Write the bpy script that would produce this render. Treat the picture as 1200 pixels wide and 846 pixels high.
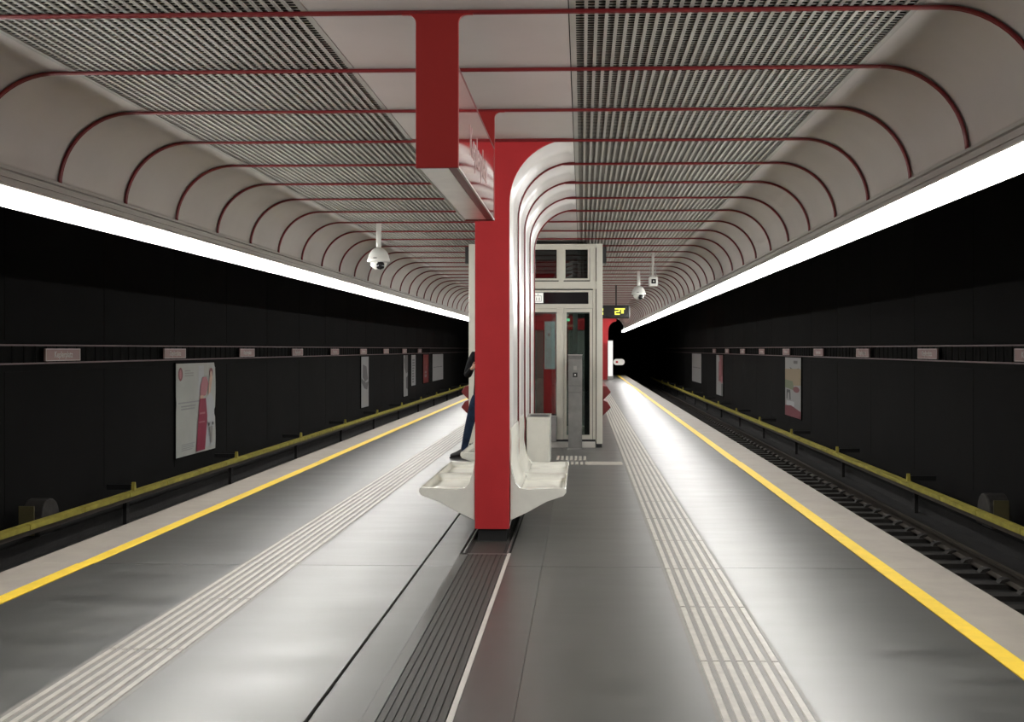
import bpy, bmesh, math, random
from mathutils import Vector, Matrix
random.seed(7)
PI = math.pi
scene = bpy.context.scene
for o in list(bpy.data.objects):
    bpy.data.objects.remove(o)
C = scene.collection

# ------------------------------------------------------------------ camera
F = 1350.0                      # focal length in pixels of a 1200 px wide frame
CX, CZ = 0.755, 1.6
cam_d = bpy.data.cameras.new('camera')
cam = bpy.data.objects.new('camera', cam_d)
C.objects.link(cam)
cam_d.sensor_width = 36.0
cam_d.lens = F / 1200 * 36
cam_d.shift_x = (600 - 634) / 1200
cam_d.shift_y = -14 / 1200
cam_d.clip_start = 0.05
cam_d.clip_end = 300
cam.location = (CX, 0, CZ)
cam.rotation_euler = (PI / 2, 0, math.atan(48 / F))
scene.camera = cam

# ------------------------------------------------------------------ world, exposure
w = bpy.data.worlds.new('world')
scene.world = w
w.use_nodes = True
w.node_tree.nodes['Background'].inputs[0].default_value = (0, 0, 0, 1)
w.node_tree.nodes['Background'].inputs[1].default_value = 0.0
vs = scene.view_settings
vs.view_transform = 'Standard'
vs.look = 'None'
vs.gamma = 1.0
vs.use_curve_mapping = False
vs.exposure = 0.0
TUBE = 66.0                     # radiance of the fluorescent tubes

# ------------------------------------------------------------------ layout
M = 1.24                        # bay length between two ribs
def RY(k): return 5.996 + M * k # depth of rib k (k = 0 is the nearest one in view)
K0, K1 = -10, 49
KL = -4                         # the tubes start here
Y0, Y1 = RY(K0), RY(K1)         # platform hall
ZC = 3.375                      # ceiling skin
HALF = 3.41                     # platform half width
ZT = -1.05                      # track bed
WALL = 6.7
ZTOP = 4.7

# ------------------------------------------------------------------ materials
def lin(c):
    return tuple(((v / 12.92) if v <= 0.04045 else ((v + 0.055) / 1.055) ** 2.4) for v in c)
MATS = {}
def mat(name, col, rough=0.5, metal=0.0, spec=0.5, noise=0.0, nscale=4.0, bump=0.0, bscale=60.0, coat=0.0, stretch=None, rvar=0.0, dirt=None):
    """procedural principled material; noise = relative colour variation"""
    m = bpy.data.materials.new(name)
    m.use_nodes = True
    nt = m.node_tree
    b = nt.nodes['Principled BSDF']
    col4 = (*col, 1)
    b.inputs['Base Color'].default_value = col4
    b.inputs['Roughness'].default_value = rough
    b.inputs['Metallic'].default_value = metal
    b.inputs['Specular IOR Level'].default_value = spec
    if coat:
        b.inputs['Coat Weight'].default_value = coat
        b.inputs['Coat Roughness'].default_value = 0.06
    if noise or bump or rvar:
        tc = nt.nodes.new('ShaderNodeNewGeometry')
        src = tc.outputs['Position']
        if stretch:
            mp = nt.nodes.new('ShaderNodeMapping')
            mp.inputs['Scale'].default_value = stretch
            nt.links.new(src, mp.inputs['Vector'])
            src = mp.outputs['Vector']
    if noise or rvar:
        n = nt.nodes.new('ShaderNodeTexNoise')
        n.inputs['Scale'].default_value = nscale
        n.inputs['Detail'].default_value = 6
        n.inputs['Roughness'].default_value = 0.6
        nt.links.new(src, n.inputs['Vector'])
    if noise:
        r = nt.nodes.new('ShaderNodeValToRGB')
        r.color_ramp.elements[0].position = 0.3
        r.color_ramp.elements[1].position = 0.7
        lo = tuple(v * (1 - noise) for v in col); hi = tuple(min(1, v * (1 + noise)) for v in col)
        r.color_ramp.elements[0].color = (*lo, 1)
        r.color_ramp.elements[1].color = (*hi, 1)
        nt.links.new(n.outputs['Fac'], r.inputs['Fac'])
        nt.links.new(r.outputs['Color'], b.inputs['Base Color'])
    if rvar:
        mr = nt.nodes.new('ShaderNodeMapRange')
        mr.inputs['From Min'].default_value = 0.3
        mr.inputs['From Max'].default_value = 0.7
        mr.inputs['To Min'].default_value = rough - rvar
        mr.inputs['To Max'].default_value = rough + rvar
        nt.links.new(n.outputs['Fac'], mr.inputs['Value'])
        nt.links.new(mr.outputs['Result'], b.inputs['Roughness'])
    if bump:
        n2 = nt.nodes.new('ShaderNodeTexNoise')
        n2.inputs['Scale'].default_value = bscale
        n2.inputs['Detail'].default_value = 4
        nt.links.new(src, n2.inputs['Vector'])
        bp = nt.nodes.new('ShaderNodeBump')
        bp.inputs['Strength'].default_value = bump
        bp.inputs['Distance'].default_value = 0.01
        nt.links.new(n2.outputs['Fac'], bp.inputs['Height'])
        nt.links.new(bp.outputs['Normal'], b.inputs['Normal'])
    MATS[name] = m
    return m
def emis(name, col, strength):
    m = bpy.data.materials.new(name)
    m.use_nodes = True
    nt = m.node_tree
    nt.nodes.clear()
    e = nt.nodes.new('ShaderNodeEmission')
    e.inputs[0].default_value = (*col, 1)
    e.inputs[1].default_value = strength
    o = nt.nodes.new('ShaderNodeOutputMaterial')
    nt.links.new(e.outputs[0], o.inputs[0])
    MATS[name] = m
    return m
def glass(name, tint, refl=1.0, rough=0.02):
    m = bpy.data.materials.new(name)
    m.use_nodes = True
    nt = m.node_tree
    nt.nodes.clear()
    t = nt.nodes.new('ShaderNodeBsdfTransparent'); t.inputs[0].default_value = (*tint, 1)
    g = nt.nodes.new('ShaderNodeBsdfGlossy'); g.inputs['Roughness'].default_value = rough
    f = nt.nodes.new('ShaderNodeFresnel'); f.inputs[0].default_value = 1.5
    mu = nt.nodes.new('ShaderNodeMath'); mu.operation = 'MULTIPLY'; mu.inputs[1].default_value = refl; mu.use_clamp = True
    mx = nt.nodes.new('ShaderNodeMixShader'); o = nt.nodes.new('ShaderNodeOutputMaterial')
    nt.links.new(f.outputs[0], mu.inputs[0]); nt.links.new(mu.outputs[0], mx.inputs[0])
    nt.links.new(t.outputs[0], mx.inputs[1]); nt.links.new(g.outputs[0], mx.inputs[2])
    nt.links.new(mx.outputs[0], o.inputs[0])
    MATS[name] = m
    return m

mat('red', (0.44, 0.024, 0.028), 0.5, spec=0.3, noise=0.06, nscale=3)
mat('shaded_red', (0.27, 0.016, 0.014), 0.5, spec=0.3)  # darker copy of the red; weaker light near the ceiling put into the colour
mat('rib_red', (0.17, 0.014, 0.016), 0.32)
mat('dark_red', (0.16, 0.012, 0.012), 0.4)
mat('ceiling', (0.46, 0.43, 0.40), 0.62, spec=0.25, noise=0.05, nscale=1.2, bump=0.02, bscale=3)
mat('perf', (0.35, 0.34, 0.305), 0.6, spec=0.25, noise=0.06, nscale=2)
mat('void', (0.008, 0.008, 0.0075), 0.95, spec=0.1)
mat('clad', (0.78, 0.76, 0.73), 0.27, spec=0.6, noise=0.03, nscale=2)
mat('fibre', (0.88, 0.87, 0.79), 0.2, noise=0.05, nscale=5, coat=0.4)
mat('floor', (0.058, 0.058, 0.054), 0.335, spec=0.6, noise=0.22, nscale=2.2, rvar=0.035, stretch=(0.5, 1.6, 1))
mat('floor_b', (0.064, 0.064, 0.059), 0.33, spec=0.7, noise=0.20, nscale=2.0, rvar=0.035, stretch=(0.5, 1.6, 1))
mat('joint', (0.045, 0.045, 0.043), 0.8)
mat('stone', (0.26, 0.232, 0.20), 0.6, noise=0.12, nscale=2.5, bump=0.03, bscale=120)
mat('yellow', (0.85, 0.58, 0.03), 0.5, noise=0.08, nscale=9)
mat('tact_bed', (0.13, 0.122, 0.108), 0.45, spec=0.6, noise=0.12, nscale=9)
mat('tact', (0.40, 0.375, 0.33), 0.4, spec=0.6, noise=0.16, nscale=12)
mat('wall', (0.0042, 0.0040, 0.0037), 0.8, spec=0.12, noise=0.3, nscale=0.8, bump=0.05, bscale=25)
mat('track', (0.009, 0.008, 0.0075), 0.85, noise=0.45, nscale=4, bump=0.5, bscale=18)
mat('olive', (0.10, 0.085, 0.035), 0.7)
mat('name_rail', (0.14, 0.085, 0.085), 0.5)
mat('sleeper', (0.028, 0.025, 0.022), 0.8, noise=0.4, nscale=7)
mat('rail', (0.10, 0.085, 0.07), 0.4, metal=0.6, noise=0.2)
mat('cover', (0.36, 0.31, 0.05), 0.6, noise=0.25, nscale=5)
mat('grey', (0.30, 0.29, 0.27), 0.5)
mat('lightgrey', (0.55, 0.53, 0.49), 0.4)
mat('trim', (0.34, 0.32, 0.29), 0.45)
mat('frame', (0.62, 0.60, 0.52), 0.38, noise=0.04, nscale=3)
mat('steel', (0.33, 0.33, 0.32), 0.38, metal=0.85, noise=0.12, nscale=6)
mat('post_steel', (0.22, 0.22, 0.21), 0.42, metal=0.7, noise=0.15, nscale=6)
mat('grate', (0.030, 0.030, 0.026), 0.5, noise=0.15, nscale=8)
mat('grate_gap', (0.12, 0.12, 0.11), 0.6)
mat('black', (0.012, 0.012, 0.012), 0.5)
mat('gloss_black', (0.01, 0.01, 0.011), 0.15)
mat('plate', (0.34, 0.21, 0.20), 0.5)
mat('plate_text', (0.62, 0.60, 0.58), 0.5)
mat('white_print', (0.85, 0.83, 0.80), 0.5)
mat('paper', (0.43, 0.44, 0.405), 0.55, noise=0.08, nscale=1.5)
mat('paper_grey', (0.30, 0.30, 0.30), 0.55)
mat('paper_dark', (0.09, 0.09, 0.09), 0.55)
mat('paper_red', (0.16, 0.02, 0.03), 0.55)
mat('paper_crimson', (0.26, 0.010, 0.042), 0.55)
mat('paper_pink', (0.40, 0.14, 0.16), 0.55)
mat('paper_skin', (0.55, 0.36, 0.26), 0.55)
mat('paper_ink', (0.05, 0.05, 0.055), 0.55)
mat('paper_amber', (0.28, 0.21, 0.11), 0.55)
mat('paper_green', (0.13, 0.17, 0.08), 0.55)
mat('paper_blue', (0.52, 0.62, 0.66), 0.4)
mat('paper_white', (0.45, 0.47, 0.48), 0.55)
mat('cam_body', (0.62, 0.62, 0.58), 0.35)
mat('sign_red', (0.40, 0.03, 0.035), 0.08, spec=0.9, coat=1.0)
mat('sign_text', (0.55, 0.42, 0.40), 0.3)
mat('sign_base', (0.90, 0.88, 0.84), 0.3, metal=0.85, noise=0.1, nscale=3)
mat('skin', (0.52, 0.31, 0.22), 0.55)
mat('jacket', (0.005, 0.005, 0.006), 0.9, spec=0.15, bump=0.3, bscale=30)
mat('jeans', (0.011, 0.020, 0.040), 0.9, spec=0.15, noise=0.5, nscale=12)
mat('shoe', (0.012, 0.012, 0.012), 0.6)
mat('hair', (0.02, 0.014, 0.01), 0.6)
mat('tile', (0.55, 0.53, 0.50), 0.4)
emis('tube', (1.0, 0.985, 0.96), TUBE)
emis('led', (0.95, 0.95, 0.12), 1.6)
emis('lightbox', (1.0, 0.97, 0.93), 1.0)
emis('sign_white', (1.0, 0.95, 0.85), 0.62)
emis('picto', (1.0, 0.98, 0.9), 0.95)
emis('lamp_green', (0.3, 1.0, 0.5), 1.0)
glass('glass', (0.72, 0.78, 0.76), 1.6)
glass('dark_glass', (0.30, 0.34, 0.34), 2.0)

# ------------------------------------------------------------------ helpers
def tag(o, label=None, cat=None, group=None, kind=None):
    if label: o['label'] = label
    if cat: o['category'] = cat
    if group: o['group'] = group
    if kind: o['kind'] = kind
    return o
def empty(name, loc=(0, 0, 0), label=None, cat=None, group=None, kind=None):
    o = bpy.data.objects.new(name, None)
    o.empty_display_size = 0.1
    C.objects.link(o)
    o.location = loc
    return tag(o, label, cat, group, kind)
def link(name, me, parent=None, loc=None, rot=None, scale=None):
    o = bpy.data.objects.new(name, me)
    C.objects.link(o)
    if parent:
        o.parent = parent
    if loc: o.location = loc
    if rot: o.rotation_euler = rot
    if scale: o.scale = scale
    return o
def orig(p):
    """world origin of a parent chain made of pure translations"""
    v = Vector((0, 0, 0))
    while p:
        v += Vector(p.location); p = p.parent
    return v
class MB:
    def __init__(s): s.v = []; s.f = []; s.m = []; s.cur = 0; s.sm = []
    def add(s, vs, fs, smooth=False):
        n = len(s.v)
        s.v += [tuple(p) for p in vs]
        for f in fs:
            s.f.append(tuple(i + n for i in f)); s.m.append(s.cur); s.sm.append(smooth)
    def box(s, x0, x1, y0, y1, z0, z1):
        if x0 > x1: x0, x1 = x1, x0
        if y0 > y1: y0, y1 = y1, y0
        if z0 > z1: z0, z1 = z1, z0
        s.add([(x0, y0, z0), (x1, y0, z0), (x1, y1, z0), (x0, y1, z0), (x0, y0, z1), (x1, y0, z1), (x1, y1, z1), (x0, y1, z1)],
              [(3, 2, 1, 0), (4, 5, 6, 7), (0, 1, 5, 4), (1, 2, 6, 5), (2, 3, 7, 6), (3, 0, 4, 7)])
        return s
    def prism(s, poly, axis, a, b, smooth=False):
        """poly of 2D points; axis 'y' -> (x,z), 'x' -> (y,z), 'z' -> (x,y)"""
        ar = sum(poly[i][0] * poly[(i + 1) % len(poly)][1] - poly[(i + 1) % len(poly)][0] * poly[i][1] for i in range(len(poly)))
        if ar < 0: poly = poly[::-1]
        if a > b: a, b = b, a
        def P(p, t):
            return {'y': (p[0], t, p[1]), 'x': (t, p[0], p[1]), 'z': (p[0], p[1], t)}[axis]
        n = len(poly)
        vs_ = [P(p, a) for p in poly] + [P(p, b) for p in poly]
        side = [(i, (i + 1) % n, n + (i + 1) % n, n + i) for i in range(n)]
        caps = [tuple(range(n))[::-1], tuple(range(n, 2 * n))]
        if axis == 'y':
            side = [f[::-1] for f in side]; caps = [f[::-1] for f in caps]
        k = len(s.v)
        s.add(vs_, side, smooth)
        for c in caps:
            s.f.append(tuple(i + k for i in c)); s.m.append(s.cur); s.sm.append(False)
        return s
    def tube(s, path, r, n=8, caps=True):
        path = [Vector(p) for p in path]
        rings = []
        up = None
        for i, p in enumerate(path):
            t = (path[min(i + 1, len(path) - 1)] - path[max(i - 1, 0)]).normalized()
            if up is None:
                up = Vector((0, 1, 0)) if abs(t.y) < 0.9 else Vector((1, 0, 0))
            a = (up - t * up.dot(t)).normalized()
            b = t.cross(a)
            rr = r[i] if isinstance(r, (list, tuple)) else r
            rings.append([p + a * math.cos(2 * PI * k / n) * rr + b * math.sin(2 * PI * k / n) * rr for k in range(n)])
            up = a
        vs_ = [q for g in rings for q in g]
        fs = []
        for i in range(len(rings) - 1):
            for k in range(n):
                fs.append((i * n + k, i * n + (k + 1) % n, (i + 1) * n + (k + 1) % n, (i + 1) * n + k))
        if caps:
            fs.append(tuple(range(n))[::-1]); L = (len(rings) - 1) * n
            fs.append(tuple(range(L, L + n)))
        s.add(vs_, fs, True)
        return s
    def lathe(s, prof, c=(0, 0, 0), n=20):
        vs_ = []; fs = []
        for (r, z) in prof:
            for k in range(n):
                a = 2 * PI * k / n
                vs_.append((c[0] + r * math.cos(a), c[1] + r * math.sin(a), c[2] + z))
        for i in range(len(prof) - 1):
            for k in range(n):
                fs.append((i * n + k, i * n + (k + 1) % n, (i + 1) * n + (k + 1) % n, (i + 1) * n + k))
        fs.append(tuple(range(n))[::-1]); L = (len(prof) - 1) * n
        fs.append(tuple(range(L, L + n)))
        s.add(vs_, fs, True)
        return s
    def mesh(s, name, mats):
        if not isinstance(mats, (list, tuple)): mats = [mats]
        me = bpy.data.meshes.new(name)
        me.from_pydata(s.v, [], s.f)
        for m in mats: me.materials.append(MATS[m])
        me.polygons.foreach_set('material_index', s.m)
        me.polygons.foreach_set('use_smooth', s.sm)
        me.update()
        return me
    def build(s, name, mats, parent=None, bevel=0.0, seg=2, shift=True, fixn=False):
        """vertices are world coordinates; the object keeps its parent's origin"""
        me = s.mesh(name, mats)
        if parent and shift:
            o0 = orig(parent)
            if o0.length > 0: me.transform(Matrix.Translation(-o0))
        if fixn:
            bm = bmesh.new(); bm.from_mesh(me); bmesh.ops.recalc_face_normals(bm, faces=bm.faces); bm.to_mesh(me); bm.free()
        o = link(name, me, parent)
        if bevel:
            b = o.modifiers.new('bevel', 'BEVEL'); b.width = bevel; b.segments = seg; b.limit_method = 'ANGLE'
            b.angle_limit = math.radians(40)
        return o
def box(name, m, parent, x0, x1, y0, y1, z0, z1, bevel=0.0):
    return MB().box(x0, x1, y0, y1, z0, z1).build(name, m, parent, bevel)
def text_mesh(body, size, depth=0.002, align='CENTER'):
    cu = bpy.data.curves.new('lettering', 'FONT')
    cu.body = body; cu.size = size; cu.extrude = depth; cu.align_x = align; cu.align_y = 'CENTER'
    t = bpy.data.objects.new('lettering', cu)
    C.objects.link(t)
    bpy.context.view_layer.update()
    me = bpy.data.meshes.new_from_object(t.evaluated_get(bpy.context.evaluated_depsgraph_get()))
    bpy.data.objects.remove(t)
    return me
def arc(cx, cz, r, a0, a1, n):
    return [(cx + r * math.cos(a0 + (a1 - a0) * i / n), cz + r * math.sin(a0 + (a1 - a0) * i / n)) for i in range(n + 1)]
ORD = ['first', 'second', 'third', 'fourth', 'fifth', 'sixth', 'seventh', 'eighth', 'ninth', 'tenth', 'eleventh', 'twelfth', 'thirteenth']
SIDE = {-1: 'left', 1: 'right'}

# ------------------------------------------------------------------ setting: floor
fb = MB()
fb.box(-3.30, 3.30, Y0, Y1 + 4, ZT, -0.02)
floor = fb.build('floor', 'joint')
tag(floor, 'grey rubber island platform floor with tactile strips and yellow edge lines', None, None, 'structure')
ys = [8.47 + 7.93 * i for i in range(-2, 9)]
ys = [y for y in ys if Y0 < y < Y1 + 4]
ys = [Y0] + ys + [Y1 + 4]
cols = [(-2.885, -1.785, 'floor'), (-1.335, -0.440, 'floor_b'), (-0.420, -0.20, 'floor'), (0.20, 0.459, 'floor'), (0.4615, 1.335, 'floor_b'), (1.785, 2.885, 'floor')]
for (x0, x1, m) in cols:
    for a, b in zip(ys[:-1], ys[1:]):
        box('floor_panel', m, floor, x0, x1, a + 0.003, b - 0.003, -0.03, 0.0)
# centre strip beyond the grate recess
for a, b in zip(ys[2:-1], ys[3:]):
    aa = max(a, 15.0)
    if aa < b: box('floor_panel', 'floor', floor, -0.20, 0.20, aa + 0.003, b - 0.003, -0.03, 0.0)
for sx in (-1, 1):
    x0, x1 = sorted((sx * 1.335, sx * 1.785))
    box('tactile_bed', 'tact_bed', floor, x0, x1, Y0, Y1 + 4, -0.03, 0.0005)
    xa, xb = sorted((sx * 2.885, sx * 3.005))
    for a, b in zip(ys[:-1], ys[1:]):
        d = 0.006 * random.choice((-1, 1))
        box('yellow_line', 'yellow', floor, xa + d, xb + d, a, b, -0.03, 0.0022)
    xa, xb = sorted((sx * 3.005, sx * HALF))
    y = Y0
    while y < Y1 + 4:
        box('edge_slab', 'stone', floor, xa, xb, y + 0.001, min(y + 2.48, Y1 + 4) - 0.001, -0.14, 0.0, 0.004)
        y += 2.48
bar = MB().prism([(-0.0185, 0), (0.0185, 0), (0.014, 0.0045), (-0.014, 0.0045)], 'y', 0.008, M - 0.008).mesh('tactile_bar', 'tact')
stuff = MB()
for sx in (-1, 1):
    off = 5.92 if sx > 0 else 6.05
    for k in range(-2, 47):
        for j in range(7):
            x = sx * 1.56 + (j - 3) * 0.0605
            y = off + k * M
            if k < 18:
                link('tactile_bar', bar, floor, (x, y, 0.0005))
            else:
                stuff.prism([(x - 0.0185, 0.0005), (x + 0.0185, 0.0005), (x + 0.014, 0.005), (x - 0.014, 0.005)], 'y', y + 0.008, y + M - 0.008)
tag(stuff.build('tactile_bars', 'tact', floor), kind='stuff')
# branch to the lift: cross strip and the field in front of the door
for j in range(7):
    y = 16.15 + (j - 3) * 0.0605
    MB().prism([(y - 0.017, 0.0), (y + 0.017, 0.0), (y + 0.013, 0.005), (y - 0.013, 0.005)], 'x', 0.84, 1.32).build('tactile_bar', 'tact', floor)
field = MB().prism([(-0.0195, 0), (0.0195, 0), (0.015, 0.005), (-0.015, 0.005)], 'y', 0, 0.42).mesh('tactile_bar', 'tact')
for r_ in range(2):
    for j in range(7):
        link('tactile_bar', field, floor, (0.40 + j * 0.066 + 0.02 * (r_ == 0), 15.95 + r_ * 0.62, 0.0), None, (1, 0.9 + 0.6 * r_, 1))

# centre grate
gr = empty('floor_grate', (0, 0, 0), 'long dark ribbed floor grate running up to the red column', 'grate')
YG = 8.95
MB().box(-0.20, 0.20, Y0, 15.0, -0.06, -0.045).build('tray', 'grate_gap', gr)
for j in range(8):
    x = -0.113 + j * 0.0375
    MB().box(x - 0.0155, x + 0.0155, 2.0, YG, -0.03, 0.001).build('slat', 'grate', gr)
for j in range(8):
    x = -0.113 + (j + .5) * 0.0375
    if j < 7: MB().box(x - 0.0025, x + 0.0025, 2.0, YG, -0.03, -0.004).build('spacer', 'grate_gap', gr)
MB().box(0.172, 0.199, 2.0, YG + 0.05, -0.03, 0.003).build('frame_strip', 'lightgrey', gr)
MB().box(-0.199, -0.135, 2.0, YG + 0.05, -0.03, 0.0).build('frame_strip', 'floor', gr)
MB().box(-0.199, 0.199, YG, YG + 0.06, -0.03, 0.0).build('frame_strip', 'floor', gr)
for sx in (-1, 1):
    MB().box(sx * 0.165, sx * 0.178, YG + 0.06, 14.9, -0.04, 0.004).build('channel_rail', 'steel', gr)
MB().box(-0.13, 0.13, YG + 0.07, 9.6, -0.04, -0.012).build('channel_plate', 'grate', gr)

# ------------------------------------------------------------------ setting: tunnel walls, track beds
for sx in (-1, 1):
    b = MB()
    b.box(sx * WALL, sx * (WALL + 0.3), Y0 - 2, 95, ZT - 0.2, ZTOP)
    wl = b.build('wall_' + SIDE[sx], 'wall')
    tag(wl, 'matte black tunnel wall beyond the %s track' % SIDE[sx], None, None, 'structure')
    for k in range(0, 30):          # shallow wall panels with open joints
        y = -4 + k * 3.1
        box('wall_panel', 'wall', wl, sx * (WALL - 0.012), sx * WALL, y + 0.006, y + 3.094, ZT + 0.5, 1.30)
        box('wall_panel', 'wall', wl, sx * (WALL - 0.012), sx * WALL, y + 0.006, y + 3.094, 1.72, ZTOP)
    b = MB()
    b.box(sx * 3.30, sx * WALL, Y0 - 2, 95, ZT - 0.2, ZT)
    tb = b.build('trackbed_' + SIDE[sx], 'track')
    tag(tb, 'dark track bed between the platform and the %s tunnel wall' % SIDE[sx], None, None, 'structure')
    # low concrete side walk under the conductor rail
    box('cable_duct', 'track', tb, sx * 6.25, sx * WALL, Y0 - 2, 95, ZT, ZT + 0.22)
b = MB(); b.box(-WALL - 0.3, WALL + 0.3, Y0 - 2, 95, ZTOP, ZTOP + 0.2)
tag(b.build('ceiling_tunnel', 'void'), 'black tunnel roof above the tracks', None, None, 'structure')
b = MB(); b.box(-WALL - 0.3, WALL + 0.3, 95, 95.2, ZT - 0.2, ZTOP)
tag(b.build('wall_end', 'void'), 'black end of the tunnel', None, None, 'structure')

# ------------------------------------------------------------------ setting: platform ceiling
b = MB(); b.box(-3.2, 3.2, Y0, Y1, 3.78, 3.86)
for sx in (-1, 1): b.box(sx * 3.19, sx * 3.25, Y0, Y1, 2.72, 3.86)
b.box(-3.2, 3.2, Y1, Y1 + 0.1, ZC, 3.86)
ceil = b.build('ceiling', 'void')
tag(ceil, 'ribbed platform ceiling with perforated panels and curved white coves', None, None, 'structure')
RC = 0.56; XC = 2.60
def cove_profile(d):
    """cove polyline, offset d inwards"""
    return [(2.515, ZC - d)] + arc(XC, ZC - RC, RC - d, PI / 2, 0, 16) + [(XC + RC - d, 2.835)]
g = 0.003
cv = MB()
pi_, po_ = cove_profile(0.0), cove_profile(-0.012)
n = len(pi_)
vs_ = [(x, g, z) for x, z in pi_] + [(x, M - g, z) for x, z in pi_] + [(x, g, z) for x, z in po_] + [(x, M - g, z) for x, z in po_]
fs = []
for i in range(n - 1):
    fs.append((i, n + i, n + i + 1, i + 1)); fs.append((2 * n + i, 2 * n + i + 1, 3 * n + i + 1, 3 * n + i))
cv.add(vs_, fs, True)
cove_r = cv.mesh('cove_panel', 'ceiling')
cvl = MB(); cvl.add([(-x, y, z) for x, y, z in vs_], [f[::-1] for f in fs], True)
cove_l = cvl.mesh('cove_panel', 'ceiling')
ctr = MB().box(-0.682, 0.682, g, M - g, ZC, ZC + 0.012).mesh('centre_panel', 'ceiling')
edge = MB().box(0.688, 0.722, g, M - g, ZC, ZC + 0.012).box(2.475, 2.511, g, M - g, ZC, ZC + 0.012)
pf = MB()
NX = 32; px0, px1 = 0.722, 2.475
pit = (px1 - px0) / NX
pf.v += edge.v; pf.f += edge.f; pf.m += edge.m; pf.sm += edge.sm
for i in range(1, NX):
    x = px0 + i * pit
    pf.box(x - 0.0095, x + 0.0095, g, M - g, ZC, ZC + 0.010)
NYS = 26; py = (M - 2 * g) / NYS
for j in range(NYS + 1):
    y = g + j * py
    pf.box(px0, px1, max(g, y - 0.006), min(M - g, y + 0.006), ZC + 0.007, ZC + 0.0095)
perf_r = pf.mesh('perforated_panel', 'perf')
perf_l = perf_r.copy(); perf_l.transform(Matrix.Rotation(PI, 4, 'Z')); perf_l.transform(Matrix.Translation((0, M, 0)))
rb = MB()
for dy in (-0.0095, 0.0095):
    path = cove_profile(0.017)[1:]
    full = [(-x, dy, z) for x, z in path[::-1]] + [(x, dy, z) for x, z in path]
    rb.tube(full, 0.0105, 8)
path = cove_profile(0.010)[1:]
rib_me = rb.mesh('rib', 'rib_red')
for k in range(K0, K1):
    y = RY(k)
    link('cove_panel', cove_r, ceil, (0, y, 0)); link('cove_panel', cove_l, ceil, (0, y, 0))
    link('centre_panel', ctr, ceil, (0, y, 0))
    link('perforated_panel', perf_r, ceil, (0, y, 0)); link('perforated_panel', perf_l, ceil, (0, y, 0))
    link('rib', rib_me, ceil, (0, y, 0))
for sx in (-1, 1):
    # stepped trim along the foot of the cove
    b = MB()
    b.prism([(sx * 3.140, 2.842), (sx * 3.19, 2.842), (sx * 3.19, 2.72), (sx * 3.150, 2.72), (sx * 3.150, 2.765), (sx * 3.138, 2.765),
             (sx * 3.138, 2.800), (sx * 3.146, 2.805), (sx * 3.146, 2.812), (sx * 3.128, 2.818), (sx * 3.128, 2.838)], 'y', Y0, Y1)
    b.build('cove_trim', 'trim', ceil)

# ------------------------------------------------------------------ light strips
def tube_mesh():
    b = MB()
    n = 14; L = 1.205
    rings = []
    for (y, s) in ((0, .55), (0.015, .9), (0.04, 1), (L - 0.04, 1), (L - 0.015, .9), (L, .55)):
        rings.append([(math.cos(2 * PI * k / n) * 0.034 * s, y, math.sin(2 * PI * k / n) * 0.042 * s) for k in range(n)])
    vs_ = [p for r in rings for p in r]; fs = []
    for i in range(len(rings) - 1):
        for k in range(n): fs.append((i * n + k, (i + 1) * n + k, (i + 1) * n + (k + 1) % n, i * n + (k + 1) % n))
    fs.append(tuple(range(n))); L_ = (len(rings) - 1) * n; fs.append(tuple(range(L_, L_ + n))[::-1])
    b.add(vs_, fs, True)
    me = b.mesh('tube', 'tube')
    bm = bmesh.new(); bm.from_mesh(me); bmesh.ops.recalc_face_normals(bm, faces=bm.faces); bm.to_mesh(me); bm.free()
    return me
tube_me = tube_mesh()
clip = MB().box(-0.02, 0.05, -0.012, 0.012, 0.02, 0.078).mesh('clip', 'lightgrey')
for sx in (-1, 1):
    L = empty('light_strip', (sx * 3.11, Y0, 2.628), 'continuous strip of white fluorescent tubes along the %s platform edge' % SIDE[sx], 'light')
    o = MB()
    o.prism([(sx * 3.040, 2.675), (sx * 3.036, 2.685), (sx * 3.125, 2.719), (sx * 3.180, 2.719), (sx * 3.180, 2.566), (sx * 3.170, 2.566), (sx * 3.170, 2.709), (sx * 3.13, 2.709)], 'y', RY(KL), Y1)
    o.build('housing', 'lightgrey', L, fixn=True)
    for k in range(KL, K1):
        yy = RY(k) - Y0
        if yy + 1.24 > Y1 - Y0: break
        link('tube', tube_me, L, (0, yy + 0.35, -0.004))
        link('clip', clip, L, (0, yy + 0.345, 0), None, (sx, 1, 1))

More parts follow.
